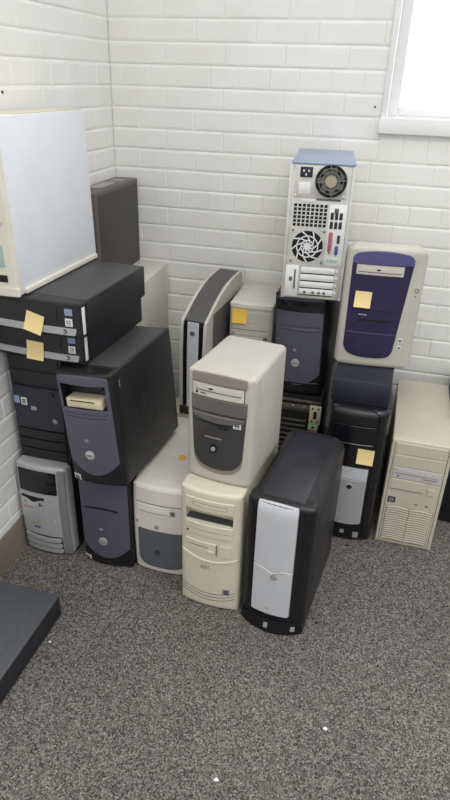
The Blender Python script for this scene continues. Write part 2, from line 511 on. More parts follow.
slate_tower('slate and black tower on the carpet, directly under the left-leaning slate one', (.308, -.897, 0), 0, 0, .40, .337, 'slot', .170)
slate_tower('slate and black tower carrying the silver rear-facing computer', (.795, -.353, .4285), -4, -2, .3, .357, 'bay', .174)

# --- beige tower at the right
w, h, d = .184, .408, .46
t = computer('beige tower with louvred lower front, standing rightmost on the carpet', (1.224, -.535, 0), -1.4)
case(t, w, d, h, 'beige_metal', r=.003)
yf = bowed(w, h, 0, .004)
bezel(t, w, h, yf, 'beige', .03, r=.003)
obj('bay_cover', P(-.076, .076, .358, .398, yf, .0022, e=.0012), 'beige', t)
obj('bay_cover', P(-.076, .076, .312, .354, yf, .0022, e=.0012), 'beige', t)
dr = obj('optical_drive', P(-.074, .074, .268, .308, yf, .003, e=.0012), 'lilac', t)
obj('disc_tray', P(-.062, .064, .288, .301, yf, .004, e=.0008), 'lilac', dr)
obj('tray_seam', P(-.07, .07, .2855, .2872, yf, .0034, e=.0002, n=2), 'grey_ink', dr)
obj('headphone_socket', disc(bmesh.new(), -.056, .277, .0028, -.0036, -.002), 'dgroove', dr)
obj('drive_mark', P(.022, .066, .2765, .2805, yf, .0034, e=.0002, n=2), 'grey_ink', dr)
obj('floppy_cover', P(-.074, .03, .222, .262, yf, .0022, e=.0012), 'beige', t)
obj('cover_seam', P(-.072, .03, .224, .2256, yf, .0026, e=.0002, n=2), 'groove', t)
obj('power_button', P(.043, .066, .222, .243, yf, .004, r=.003, e=.0012, n=5), 'beige', t)
flag_sticker(t, -.074, -.05, .168, .191, yf, 'ink', 'label_grey', 'badge')
for x in (.017, .05): obj('indicator_lamp', P(x-.004, x+.004, .173, .177, yf, .001, e=.0003, n=2, m=2), 'groove', t)
bm = bmesh.new()
for i in range(15):
    for sx in (-1, 1):
        zc = .016+i*.0093
        zf = lambda x, zc=zc: zc+.0025*math.cos((abs(x)-.037)*52)
        a, b = (-.073, -.0008) if sx < 0 else (.0008, .073)
        patch(bm, a, b, zf, lambda x, zf=zf: zf(x)+.0058, yf, .0034, e=.0016, n=3, m=8)
obj('vent_grille', bm, 'beige', t)
obj('grille_recess', P(-.075, .075, .012, .155, yf, .0006, e=.0002), 'recess', t)
bm = bmesh.new()
for x in (-.081, .081): patch(bm, x-.001, x+.001, .008, .4, yf, .0007, e=.0002, n=3, m=2)
obj('bezel_seam', bm, 'groove', t)

# --- yellowed cream tower, front
w, h, d = .178, .418, .408
t = computer('yellowed cream tower on the carpet with an open drive bay, under the small rounded tower', (.6645, -.972, 0), -3.7)
case(t, w, d, h, 'yellowed_metal', r=.004)
yf = bowed(w, h, .012, .012)
hole = (-.071, .066, .311, .35)
bezel(t, w, h, yf, 'yellowed', .03, r=.008, hole=hole, n=18)
bm = bmesh.new()
a, b, c, e_ = hole
rbox(bm, a-.003, a, .03, .15, c-.003, e_+.003, r=0); rbox(bm, b, b+.003, .03, .15, c-.003, e_+.003, r=0)
rbox(bm, a, b, .03, .15, e_, e_+.003, r=0); rbox(bm, a, b, .147, .15, c, e_, r=0)
obj('empty_drive_bay', bm, 'dark', t)
obj('bay_tray', box(a, b, .0, .147, c-.003, c, r=0), 'grey_panel', t)
cv = obj('bay_cover', P(-.073, .068, .354, .391, yf, .003, e=.0015), 'yellowed', t)
obj('cover_recess', P(-.05, .05, .366, .379, yf, .0034, r=.004, e=.0006), 'groove', cv)
obj('cover_recess_fill', P(-.049, .049, .3675, .3775, yf, .0042, r=.004, e=.0006), 'yellowed', cv)
dr = obj('optical_drive', P(-.073, .068, .268, .308, yf, .003, e=.0015), 'yellowed', t)
obj('tray_seam', P(-.069, .064, .286, .2872, yf, .0034, e=.0002, n=2), 'grey_ink', dr)
obj('headphone_socket', disc(bmesh.new(), -.064, .276, .003, yf(-.064, .276)-.0042, yf(-.064, .276)), 'dgroove', dr)
fd = obj('floppy_drive', P(-.07, .021, .205, .245, yf, .0025, e=.001), 'yellowed', t)
obj('disk_slot', P(-.062, .0, .228, .231, yf, .0032, e=.0002, n=2), 'grey_ink', fd)
obj('eject_button', P(-.002, .014, .213, .219, yf, .005, e=.0008, n=3, m=3), 'yellowed', fd)
obj('drive_edge', P(.0225, .024, .205, .243, yf, .003, e=.0002, n=3, m=2), 'groove', t)
obj('power_button', P(.03, .064, .205, .243, yf, .003, r=.003, e=.0012), 'yellowed', t)
arcz = lambda x: .178+.022*(x/.087)**2
obj('ridge', P(-.084, .084, lambda x: arcz(x)-.004, lambda x: arcz(x)+.003, yf, .003, e=.0025, n=4, m=14), 'yellowed', t)
writing('logo_lettering', 'AST', .017, -.01, yf(-.01, .153)-.0004, .153, 'grey_ink', t)
for k in range(3):
    z = lambda x, k=k: .03+.012*k+.02*(x/.084)**2
    obj('vent_slot', P(-.082, .08, z, lambda x, z=z: z(x)+.0016, yf, .0008, e=.0002, n=2, m=14), 'groove', t)
flag_sticker(t, .043, .065, .06, .083, yf, 'label_grey', 'ink')
obj('tape_strip', box(w/2-.0015, w/2+.0005, .24, .36, .394, .412, r=.0004), 'wood', t)

# --- small rounded cream tower on top of it
w, h, d = .186, .325, .26
t = computer('small rounded cream tower with smoked grey front, on top of the yellowed cream tower', (.669, -.924, .418), -8.5)
obj('case', box(-w/2+.002, w/2-.002, .02, d, .001, h-.002, r=.014, seg=4), 'cream_metal', t)
yf = bowed(w, h, .010, .012)
bezel(t, w, h, yf, 'cream', .05, r=.016, n=20, mm=20)
taper = lambda s: (lambda z: s*(.068+.009*min(1, max(0, (z-.03)/.2))))
chin = lambda x: .03+.02*(x/.07)**2
obj('chin_band', P(taper(-1), taper(1), lambda x: chin(x), .1, yf, .0015, r=(0, 0, .03, .03), e=.001, n=10, m=14), 'taupe', t)
fp = obj('smoked_panel', P(taper(-1), taper(1), lambda x: chin(x)+.014, .257, yf, .003, r=(0, 0, .03, .03), e=.001, n=14, m=16), 'smoke_dk', t)
obj('bay_cover', P(taper(-1), taper(1), .216, .256, yf, .0045, e=.0015, n=5, m=14), 'smoke', fp)
obj('panel_ridge', P(-.072, .072, lambda x: .2-.014*math.cos(x*22), .21, yf, .0065, e=.003, n=4, m=16), 'smoke', fp)
obj('disk_slot', P(-.066, .05, .182, .1855, yf, .0034, e=.0003, n=2, m=10), 'dgroove', fp)
obj('eject_notch', P(.0, .03, .172, .18, yf, .0036, r=.003, e=.0006, n=3, m=6), 'dgroove', fp)
obj('logo_strip', P(-.036, .012, .139, .144, yf, .0034, e=.0002, n=2), 'taupe', fp)
flag_sticker(fp, .043, .064, .182, .204, lambda x, z: yf(x, z)-.003, 'label')
y0 = yf(-.01, .108)-.003
bt = obj('power_button', disc(bmesh.new(), -.01, .108, .0062, y0-.003, y0, dome=.001), 'chrome', fp)
obj('button_surround', disc(bmesh.new(), -.01, .11, .014, y0-.001, y0, rx=.011), 'dgroove', fp)
cp = obj('top_visor', P(-.0745, .0745, lambda x: .2975, lambda x: .3265-.005*(x/.075)**2, lambda x, z: yf(x, min(z, .3135)), .006, r=(.004, .004, 0, 0), e=.002, n=6, m=16), 'taupe', t)
obj('drive_gap', P(-.0747, .0697, .2562, .2968, yf, .0025, e=.0004), 'groove', t)
dr = obj('optical_drive', P(-.073, .068, .258, .295, yf, .004, e=.0012), 'drive', t)
obj('disc_tray', P(-.064, .061, .276, .289, yf, .005, e=.0008), 'drive', dr)
obj('tray_seam', P(-.064, .061, .2745, .2758, yf, .0054, e=.0002, n=2), 'groove', dr)
obj('headphone_socket', disc(bmesh.new(), -.06, .267, .0035, yf(-.06, .267)-.0052, yf(-.06, .267)), 'dgroove', dr)
obj('disc_mark', disc(bmesh.new(), -.02, .283, .0028, yf(-.02, .283)-.0056, yf(-.02, .283), 18, rx=.006), 'ink', dr)
obj('speed_mark', P(-.05, -.034, .2652, .268, yf, .0046, e=.0002, n=2), 'ink', dr)

# --- black tower with silver door, front
w, h, d = .185, .439, .372
t = computer('black tower with tall silver front door, foremost on the carpet', (.858, -.994, 0), -6.5)
bm = bmesh.new()
sec = [(-.0915, 0), (.0915, 0), (.0915, .405), (.086, .421), (.064, .437), (.052, .4385), (-.052, .4385), (-.064, .437), (-.086, .421), (-.0915, .405)]
A = [bm.verts.new((x, .03, z)) for x, z in sec]; B = [bm.verts.new((x, d, z)) for x, z in sec]
bm.faces.new(A); bm.faces.new(B[::-1])
for i in range(len(sec)): bm.faces.new((A[i], A[(i+1) % 10], B[(i+1) % 10], B[i]))
obj('case', bm, 'black_metal', t, smooth=50)
obj('side_panel', box(.0908, .0925, .05, d-.008, .014, .395, r=.0008), 'black_metal', t)
obj('top_plate', box(-.058, .058, .014, d-.02, .437, .4405, r=.0012), 'scuffed', t)
yf = bowed(w, h, .012, .012)
bezel(t, w, h, yf, 'black', .034, r=.016, n=20, mm=18)
cx = -.006
pl, pr = (lambda z: -.0605+.002*(z-.25)), (lambda z: .05-.004*(z-.25))
def door_yf(x, z):
    y = yf(x, min(z, .415)); 
    return y + (max(0, z-.405)/.035)**2*.012
seam = lambda x: .219-.013*math.exp(-((x-cx)/.022)**2)
up = obj('upper_door', P(pl, pr, lambda x: seam(x)+.0012, lambda x: .4375-.002*((x-cx)/.055)**2, door_yf, .006, r=(.004, .004, 0, 0), e=.002, n=14, m=16), 'silver', t)
obj('door_lip', P(-.06, .05, lambda x: seam(x)-.0005, lambda x: seam(x)+.0035, door_yf, .0076, e=.001, n=2, m=18), 'chrome', up)
lo = obj('lower_door', P(pl, pr, lambda x: .055+.003*((x-cx)/.055)**2, lambda x: seam(x)-.0012, door_yf, .006, r=(0, 0, .006, .006), e=.002, n=12, m=16), 'silver', t)
y0 = door_yf(0, .196)-.006
b = obj('power_button', disc(bmesh.new(), .0, .1955, .0075, y0-.003, y0+.001, rx=.0105, dome=.001), 'label_grey', lo)
obj('button_rim', ring(bmesh.new(), .0, .1955, .0085, .0105, y0-.001, y0+.001), 'silver_dk', b)
writing('logo_lettering', 'hp', .011, -.012, door_yf(-.012, .078)-.0062, .076, 'grey_ink', lo)
obj('side_strip', P(.058, .07, .07, .418, yf, .003, r=.004, e=.0015, n=8, m=4), 'gloss', t)
obj('side_strip', P(-.079, -.066, .07, .418, yf, .003, r=.004, e=.0015, n=8, m=4), 'gloss', t)
ft = obj('base_foot', P(-.0925, .0925, .002, lambda x: .04-.006*(x/.09)**2, lambda x, z: -.034*(1-(x/.0925)**2)*(1-.35*z/.04), .002, .05, r=(.004, .004, .004, .004), e=.002, n=6, m=22), 'gloss', t)
for x in (-.01, .066): obj('scuff_mark', P(x-.006, x+.006, .014, .03, lambda x, z: -.034*(1-(x/.0925)**2)*(1-.35*z/.04), .0026, e=.0004, n=3, m=3), 'label_grey', ft)

# --- pale tower with blue-grey lower front
w, h, d = .184, .33, .41
t = computer('pale cream tower with blue-grey lower front, on the carpet left of the yellowed cream tower', (.4875, -.88, 0), 0)
case(t, w, d, h, 'pale_metal', r=.004)
yf = bowed(w, h, .012, .01, .006)
bezel(t, w, h, yf, 'pale', .034, r=.012, n=18, bottom=lambda x: .0+.012*(x/.09)**2)
bz = obj('bay_cover', P(-.079, .082, .272, .3205, yf, .003, r=.004, e=.0015), 'pale', t)
obj('cover_seam', P(-.079, .082, .268, .2698, yf, .001, e=.0002, n=2), 'groove', t)
dr = obj('optical_drive', P(-.076, .03, .228, .262, yf, .0025, r=.003, e=.0012), 'pale', t)
obj('disc_tray', P(-.068, .02, .24, .252, yf, .0036, r=.003, e=.0008), 'pale', dr)
obj('tray_seam', P(-.066, .022, .2375, .239, yf, .003, e=.0002, n=2), 'grey_ink', dr)
flag_sticker(t, .031, .047, .236, .254, yf, 'label_grey', 'ink')
y0 = yf(-.078, .189)
obj('speaker_dot', disc(bmesh.new(), -.078, .193, .006, y0-.001, y0+.001), 'label_grey', t)
y0 = yf(-.012, .183)
b = obj('power_button', disc(bmesh.new(), -.012, .188, .0075, y0-.002, y0+.001, dome=.001), 'label_grey', t)
bot = lambda x: .024+.018*(x/.076)**4
pn = obj('lower_panel', P(-.0755, .0775, bot, .172, yf, .0025, r=(.008, .008, .02, .02), e=.0015, n=14, m=16), 'grey_panel', t)
y0 = yf(-.011, .088)-.0025
lg = obj('round_logo', disc(bmesh.new(), -.011, .088, .0095, y0-.001, y0+.001), 'ink', pn)
writing('logo_lettering', 'hp', .012, -.011, y0-.0015, .088, 'grey_panel', lg)

# --- silver-fronted tower at the left
w, h, d = .172, .338, .4
t = computer('silver-fronted black tower on the carpet against the left skirting', (.1, -.894, 0), -.8)
case(t, w, d, h, 'black_metal', r=.004)
yf = bowed(w, h, .012, .012, .006)
bezel(t, w, h, yf, 'silver_mid', .034, r=.014, n=18, bottom=lambda x: .0+.008*(x/.09)**2)
by = obj('drive_bays', P(-.074, .056, .242, lambda x: .322-.003*(x/.07)**2, yf, .0025, r=.003, e=.0012), 'gloss', t)
obj('disc_tray', P(-.068, .05, .288, .302, yf, .0034, e=.0006, n=3), 'black', by)
obj('bay_cover', P(-.068, .05, .25, .275, yf, .0034, e=.0006, n=3), 'black', by)
obj('side_column', P(.059, .083, .006, .33, yf, .002, r=.006, e=.0015, n=8, m=6), 'silver_col', t)
obj('faceplate', P(-.077, .056, .076, .238, yf, .002, r=.003, e=.001, n=8), 'silver_mid', t)
fd = obj('floppy_slot', P(-.07, .012, lambda x: .216-.012*math.exp(-((x+.028)/.016)**2), .2255, yf, .003, e=.0004, n=3, m=14), 'dgroove', t)
obj('port_cluster', P(-.07, .012, .19, lambda x: .214-.012*math.exp(-((x+.028)/.016)**2), yf, .0028, r=(0, 0, .012, .004), e=.001, n=4, m=14), 'chrome', t)
y0 = yf(0, .197)
bm = bmesh.new(); disc(bm, -.004, .203, .003, y0-.0036, y0); disc(bm, -.006, .196, .0025, y0-.0036, y0); disc(bm, .001, .198, .0025, y0-.0036, y0)
obj('audio_socket', bm, 'dgroove', t)
obj('audio_socket', disc(bmesh.new(), -.058, .2, .0025, yf(-.058, .2)-.0034, yf(-.058, .2)), 'dgroove', t)
obj('maker_mark', P(-.066, -.03, .178, .182, yf, .0024, e=.0002, n=2), 'pink', t)
y0 = yf(.034, .137)-.002
b = obj('power_button', disc(bmesh.new(), .034, .137, .009, y0-.002, y0+.001), 'silver_dk', t)
bm = bmesh.new(); y0 = yf(-.025, .122)-.0022
for k in range(6):
    a = k*PI/3+.3
    bar(bm, (-.025+.004*math.cos(a), .124+.003*math.sin(a)), (-.025+.02*math.cos(a), .124+.013*math.sin(a)), .0034, y0-.0004, y0+.001)
obj('starburst_emblem', bm, 'label_grey', t)
bm = bmesh.new()
patch(bm, -.036, -.014, .102, .11, yf, .0026, e=.0004, n=2, m=4)
obj('emblem_bar', bm, 'blue', t)
for k in range(3):
    z0 = .052-.0225*k
    obj('louvre', P(-.076, .054, lambda x, z0=z0: z0+.0005+.004*(x/.07)**2, lambda x, z0=z0: z0+.0165+.004*(x/.07)**2, yf, .006, r=.004, e=.005, n=5, m=12), 'silver_mid', t)
obj('louvre_gap', P(-.077, .056, .008, .074, yf, .0012, e=.0004, n=3, m=10), 'dgroove', t)

# --- black tower above the silver one
w, h, d = .172, .3545, .38
t = computer('black tower stacked on the silver-fronted tower, three small labels on its door', (.105, -.86, .338), 0)
case(t, w, d, h, 'black_metal', r=.003)
yf = bowed(w, h, .004, .005)
bezel(t, w, h, yf, 'black', .03, r=.005, n=12)
obj('bay_cover', P(-.078, .076, .305, .345, yf, .003, e=.0015, n=4), 'black', t)
obj('bay_cover', P(-.078, .076, .258, .3, yf, .003, e=.0015, n=4), 'black', t)
dd = obj('locking_door', P(-.079, .079, .112, .25, yf, .006, r=.003, e=.002, n=6), 'navy_metal', t)
dyf = lambda x, z: yf(x, z)-.006
obj('blue_sticker', P(-.08+.003, -.058, .19, .215, dyf, .0006, e=.0002, n=2, m=2), 'blue_label', dd)
flag_sticker(dd, -.053, -.034, .188, .212, dyf, 'label')
obj('silver_badge', P(-.022, -.004, .175, .188, dyf, .0008, e=.0002, n=2, m=2), 'label_grey', dd)
y0 = dyf(.046, .232)
obj('door_lock', disc(bmesh.new(), .046, .232, .0085, y0-.003, y0, dome=.001), 'navy_metal', dd)
b = obj('power_button', disc(bmesh.new(), .052, .147, .0085, y0-.0025, y0, dome=.001), 'silver_col', dd)
for k in range(3):
    obj('louvre', P(-.078, .078, .008+.034*k, .037+.034*k, yf, .004, r=.002, e=.004, n=4), 'black', t)

# --- two black desktops lying flat, stripe and stickers
def flat_desktop(label, loc, yaw, d):
    t = computer(label, loc, yaw, 0, 'desktop_computer')
    w, h = .28, .094
    obj('case', box(-w/2+.001, w/2-.001, .03, d, .001, h-.001, r=.004), 'black_metal', t)
    obj('top_cover', box(-w/2+.006, w/2-.006, .04, d-.006, h-.0015, h-.0002, r=.0004), 'toplit', t)  # thin paler sheet, light falling on the top painted in
    yf = bowed(w, h, .006, .006)
    bezel(t, w, h, yf, 'black', .034, r=.006, n=10)
    obj('bay_cover', P(-.13, .075, .044, .085, yf, .002, e=.0012, n=4), 'black', t)
    st = obj('silver_stripe', P(-.139, lambda z: .124+(z-.02)*.2, .0095, .0285, yf, .0025, r=(0, .003, .003, 0), e=.0012, n=4, m=12), 'silver_dk', t)
    y0 = yf(.1, .026)-.0025
    lg = obj('round_logo', disc(bmesh.new(), .093, .019, .0062, y0-.0006, y0+.001), 'ink', st)
    writing('logo_lettering', 'hp', .008, .093, y0-.001, .019, 'silver', lg)
    obj('blue_sticker', P(.096, .117, .062, .08, yf, .0008, e=.0002, n=2, m=2), 'blue_label', t)
    flag_sticker(t, .097, .117, .034, .055, lambda x, z: yf(x, z)-.0025, 'label', 'label_grey')
    bm = bmesh.new()
    for k in range(34):
        x = -.13+k*.0078; patch(bm, x, x+.004, .002, .008, yf, .002, e=.0008, n=2, m=2)
    obj('vent_ribs', bm, 'black', t)
    obj('side_label', box(w/2-.0012, w/2+.0006, .006, .02, .012, .084, r=.0003), 'label', t)
    return t
flat_desktop('flat black desktop computer lying uppermost, under the white tower', (.166, -.930, .789), -3, .388)
flat_desktop('flat black desktop computer lying second from top, under the other flat black one', (.145, -.89, .695), -3, .37)

# --- white tower on the very top
w, h, d = .13, .418, .42
t = computer('white tower with bluish-white side, topmost at the left edge', (.074, -.937, .884), -2.3, -1.1)
case(t, w, d, h, 'white', y0=.014, r=.003)
yf = bowed(w, h, 0, .004)
bezel(t, w, h, yf, 'white_bezel', .0145, r=.004)
obj('top_cover', box(-w/2+.002, w/2-.004, .1, d-.004, h-.0015, h+.002, r=.0006), 'yellowed_metal', t)
obj('side_rail', box(w/2-.004, w/2+.005, .03, d-.004, .0005, .014, r=.002), 'white_bezel', t)
obj('base_lip', P(-w/2, w/2+.004, .0, .022, yf, .006, r=.003, e=.0015, n=4), 'white_bezel', t)
dr = obj('optical_drive', P(-.056, .038, .21, .25, yf, .003, e=.001), 'drive', t)
obj('smoked_panel', P(-.056, .038, .075, .13, yf, .003, e=.001), 'teal', t)
obj('dark_slot', P(-.056, .04, .036, .054, yf, .002, e=.0006), 'dgroove', t)
obj('power_button', disc(bmesh.new(), .043, .185, .006, -.004, 0), 'drive', t)

# --- charcoal slim desktop on its side in the corner
t = computer('charcoal slim desktop standing on edge in the room corner behind the white tower', (.054, -.392, .745), .5, 0, 'desktop_computer')
w, h, d = .086, .306, .378
case(t, w, d, h, 'charcoal', y0=.02, r=.004)
yf = bowed(w, h, 0, .004)
bezel(t, w, h, yf, 'charcoal_lt', .022, r=.004)
obj('edge_cover', box(-w/2-.0008, w/2+.0008, .0215, d-.002, h-.016, h+.0012, r=.004), 'charcoal_lt', t)
obj('paper_label', box(-.03, .016, .11, .24, h+.001, h+.0018, r=.0002), 'label_grey', t)
obj('paper_label', box(-.022, .018, .27, .32, h+.001, h+.0018, r=.0002), 'label_grey', t)
obj('disc_tray', P(-.03, .03, .06, .2, yf, .002, e=.0008), 'charcoal', t)

# --- plain pale towers behind
def plain_tower(label, loc, yaw, w, d, h, mb='pale', mm='pale_metal'):
    t = computer(label, loc, yaw)
    case(t, w, d, h, mm, r=.004)
    yf = bowed(w, h, .003, .006)
    bezel(t, w, h, yf, mb, .03, r=.006)
    dr = obj('optical_drive', P(-w*.4, w*.4, h*.82, h*.92, yf, .003, e=.001), 'drive', t)
    obj('disc_tray', P(-w*.36, w*.36, h*.87, h*.905, yf, .004, e=.0008), 'drive', dr)
    obj('bay_cover', P(-w*.4, w*.4, h*.69, h*.8, yf, .003, e=.001), mb, t)
    obj('power_button', disc(bmesh.new(), w*.2, h*.5, .008, yf(w*.2, h*.5)-.003, yf(w*.2, h*.5)), 'drive', t)
    bm = bmesh.new()
    for k in range(6): patch(bm, -w*.38, w*.38, h*.06+k*.014, h*.06+k*.014+.007, yf, .003, e=.0015, n=2)
    obj('vent_grille', bm, mb, t)
    return t
plain_tower('plain pale tower by the back wall, holding up the charcoal slim desktop', (.134, -.466, .411), 2, .185, .44, .334)
plain_tower('beige tower hidden on the floor beneath the plain pale tower', (.132, -.455, 0), 0, .185, .43, .411, 'beige', 'beige_metal')
plain_tower('cream tower on the floor beneath the curved slim computer', (.437, -.44, 0), 0, .17, .42, .33, 'yellowed', 'yellowed_metal')
plain_tower('beige tower on the floor beneath the cream tower with the amber note', (.615, -.42, 0), 0, .17, .38, .33, 'beige', 'beige_metal')

# --- curved slim computer
t = computer('slim curved computer with arched dark top and silver front stripe, by the back wall', (.443, -.440, .331), -4.2, 1)
def prof(n=14):
    pts = [(0., .03), (-.004, .12), (-.006, .24), (-.002, .33), (.004, .345)]
    for i in range(1, n+1):
        u = i/n; y = .004+.352*u
        pts.append((y, .345+.082*u+.026*math.sin(PI*u)))
    pts += [(.366, .40), (.366, .03)]
    return pts
def slab_x(bm, pts, x0, x1):
    A = [bm.verts.new((x0, y, z)) for y, z in pts]; B = [bm.verts.new((x1, y, z)) for y, z in pts]
    bm.faces.new(A); bm.faces.new(B[::-1])
    for i in range(len(pts)): bm.faces.new((A[i], A[(i+1) % len(pts)], B[(i+1) % len(pts)], B[i]))
    return bm
obj('case', slab_x(bmesh.new(), prof(), -.036, .036), 'gloss', t, 25)
def grow(pts, g):
    c = Vector((.18, .22)); out = []
    for y, z in pts:
        v = Vector((y, z))-c; out.append(tuple(c+v*(1+g/v.length)))
    return out
sp = grow(prof(), .005)
for a, b in ((-.046, -.036), (.036, .046)):
    obj('side_shell', slab_x(bmesh.new(), [(y, max(z, .012)) for y, z in sp], a, b), 'shell', t, 25)
obj('side_grille', box(.0455, .047, .06, .33, .08, .36, r=.0006), 'mgrey', t)
bm = bmesh.new()
top = [(y, z) for y, z in prof() if z >= .345 and y > 0][:-1]
inner = [(y, z-.001) for y, z in top]; outer = [(y-.0005, z+.004) for y, z in top]
slab_x(bm, outer+inner[::-1], -.0345, .0345)
obj('top_panel', bm, 'mgrey', t, 25)
cyf = lambda x, z: -.006+.006*abs((z-.24)/.24)**2
st = obj('silver_stripe', P(-.0205, .0195, .03, .347, cyf, .003, r=.002, e=.001, n=10, m=4), 'silver', t)
y0 = cyf(0, .31)-.003
b = obj('power_button', disc(bmesh.new(), -.002, .308, .0085, y0-.001, y0+.001), 'ink', st)
obj('button_rim', ring(bmesh.new(), -.002, .308, .0045, .0058, y0-.002, y0), 'silver_dk', b)
obj('base_foot', box(-.046, .046, -.01, .34, .0, .03, r=.004), 'charcoal', t)

# --- cream tower with the amber note
w, h, d = .157, .37, .25
t = computer('cream tower by the back wall beside the curved slim computer, amber note on it', (.605, -.268, .331), 1)
case(t, w, d, h, 'pale_metal', r=.004)
yf = bowed(w, h, .004, .012)
bezel(t, w, h, yf, 'pale', .034, r=.01)
obj('top_visor', P(-.078, .078, .356, .369, lambda x, z: yf(x, .345), .005, .03, r=.004, e=.002, n=3), 'pale', t)
ip = obj('inset_panel', P(-.07, .07, .17, .354, yf, .001, r=.004, e=.0006), 'shell', t)
obj('bay_cover', P(-.068, .068, .3, .342, yf, .003, e=.001), 'shell', t)
dr = obj('optical_drive', P(-.068, .068, .255, .297, yf, .004, e=.001), 'shell', t)
obj('tray_seam', P(-.066, .066, .276, .278, yf, .0045, e=.0002, n=2), 'groove', dr)
fd = obj('floppy_drive', P(-.068, .068, .205, .25, yf, .003, e=.001), 'shell', t)
obj('disk_slot', P(-.04, .048, .233, .238, yf, .0036, e=.0002, n=2), 'ink', fd)
obj('eject_button', P(.048, .062, .243, .252, yf, .005, e=.0006, n=3, m=3), 'groove', fd)
obj('round_logo', disc(bmesh.new(), -.062, .26, .006, yf(-.062, .26)-.005, yf(-.062, .26)), 'label_grey', t)

# --- bare steel computer turned round, its back towards us
w, h, d = .183, .399, .37
t = computer('bare steel computer turned to show its rear ports and fans, topmost of its stack', (.818, -.407, .790), 5.4)
bm = bmesh.new()
rbox(bm, -w/2+.001, w/2-.001, .006, d, .001, h-.006, r=.002)
obj('case', bm, 'steel', t)
obj('lid', box(-w/2+.004, w/2+.001, -.006, d+.004, h-.006, h, r=.002), 'lid', t)
rp = obj('rear_panel', box(-w/2, w/2, .0, .008, .0, h-.006, r=.001), 'steel', t)
bm = bmesh.new()
rbox(bm, -w/2-.001, -w/2+.008, -.006, .01, .0, h-.008, r=.001); rbox(bm, w/2-.007, w/2+.001, -.006, .01, .0, h-.008, r=.001)
obj('side_flange', bm, 'steel', t)
ps = obj('power_supply', box(-.076, .073, -.003, .008, .302, .392, r=.0012), 'steel', t)
sk = obj('power_socket', box(-.062, -.027, -.006, -.001, .358, .386, r=.001), 'ink', ps)
bm = bmesh.new()
for x, z in ((-.052, .376), (-.038, .376), (-.045, .366)): rbox(bm, x-.0018, x+.0018, -.0068, -.005, z-.003, z+.003, r=0)
obj('socket_pin', bm, 'steel_bright', sk)
obj('voltage_label', box(-.064, -.03, -.0036, -.002, .312, .345, r=.0003), 'steel_bright', ps)
for x, z in ((-.072, .386), (.068, .388), (-.072, .308), (.068, .31)): obj('screw', disc(bmesh.new(), x, z, .0028, -.005, -.002, 10), 'steel_bright', ps)
fc = (.027, .35)
fn = obj('supply_fan', disc(bmesh.new(), *fc, .0455, -.0036, .0), 'dark', ps)
bm = bmesh.new()
for k in range(7):
    a = k*2*PI/7
    bar(bm, (fc[0]+.015*math.cos(a), fc[1]+.015*math.sin(a)), (fc[0]+.038*math.cos(a+.5), fc[1]+.038*math.sin(a+.5)), .016, -.0042, -.0034)
obj('fan_blades', bm, 'board', fn)
obj('fan_hub', disc(bmesh.new(), *fc, .0165, -.0058, -.0036), 'tan', fn)
bm = bmesh.new()
for r in (.025, .035, .045): ring(bm, *fc, r-.0008, r+.0008, -.0085, -.0062, 40)
for k in range(4):
    a = k*PI/2+.1
    bar(bm, (fc[0]+.016*math.cos(a), fc[1]+.016*math.sin(a)), (fc[0]+0.047*math.cos(a), fc[1]+.047*math.sin(a)), .002, -.0085, -.0065)
obj('fan_guard', bm, 'silver_col', fn)
obj('serial_label', box(-.056, .004, -.0012, .001, .29, .299, r=.0003), 'label', t)
obj('support_bracket', box(-.01, .06, -.003, .001, .296, .301, r=.0004), 'board', t)
# hole grid
bm = bmesh.new()
for i in range(8):
    for j in range(6):
        x, z = -.068+i*.0126, .224+j*.0112
        rbox(bm, x-.0044, x+.0044, -.0008, .002, z-.004, z+.004, r=0)
obj('vent_holes', bm, 'dark', rp)
# case fan, swirl guard
c2 = (-.024, .161)
cf = obj('case_fan', disc(bmesh.new(), *c2, .0465, -.0014, .002), 'dark', rp)
bm = bmesh.new()
for r, n_ in ((.0185, 0), (.0315, 0)): ring(bm, *c2, r-.0016, r+.0016, -.004, -.0012, 40)
for k in range(9):
    a = k*2*PI/9
    for r0, r1, da in ((.009, .0185, .5), (.0185, .0315, .42), (.0315, .0465, .34)):
        bar(bm, (c2[0]+r0*math.cos(a), c2[1]+r0*math.sin(a)), (c2[0]+r1*math.cos(a+da), c2[1]+r1*math.sin(a+da)), .0036, -.004, -.0012)
        a += da
disc(bm, *c2, .011, -.004, -.0012)
obj('fan_guard', bm, 'steel_bright', cf)
for sx in (-1, 1):
    for sz in (-1, 1): obj('screw', disc(bmesh.new(), c2[0]+sx*.046, c2[1]+sz*.046, .0032, -.003, .001, 10), 'board', cf)
# input/output ports
io = obj('port_shield', box(.031, .083, -.002, .002, .108, .286, r=.0008), 'steel_bright', rp)
pt = obj('parallel_port', box(.036, .048, -.007, -.001, .152, .208, r=.002), 'pink', io)
obj('port_screw', disc(bmesh.new(), .042, .147, .003, -.006, -.001, 10), 'board', io)
obj('video_port', box(.058, .068, -.007, -.001, .142, .168, r=.002), 'blue', io)
obj('serial_port', box(.062, .07, -.007, -.001, .176, .2, r=.002), 'ink', io)
for k in range(3):
    obj('jack', disc(bmesh.new(), .04+k*.0125, .124, .005, -.005, -.001, 14), ('teal', 'teal', 'green')[k], io)
for k in range(3):
    for j in range(2):
        obj('usb_port', box(.036+k*.013, .045+k*.013, -.005, -.001, .218+j*.026, .238+j*.026, r=.001), 'ink', io)
obj('network_port', box(.046, .058, -.005, -.001, .262, .276, r=.001), 'board', io)
bm = bmesh.new()
for k in range(16): rbox(bm, .0735, .0785, -.001, .001, .128+k*.0092, .134+k*.0092, r=0)
obj('slot_perforations', bm, 'dark', rp)
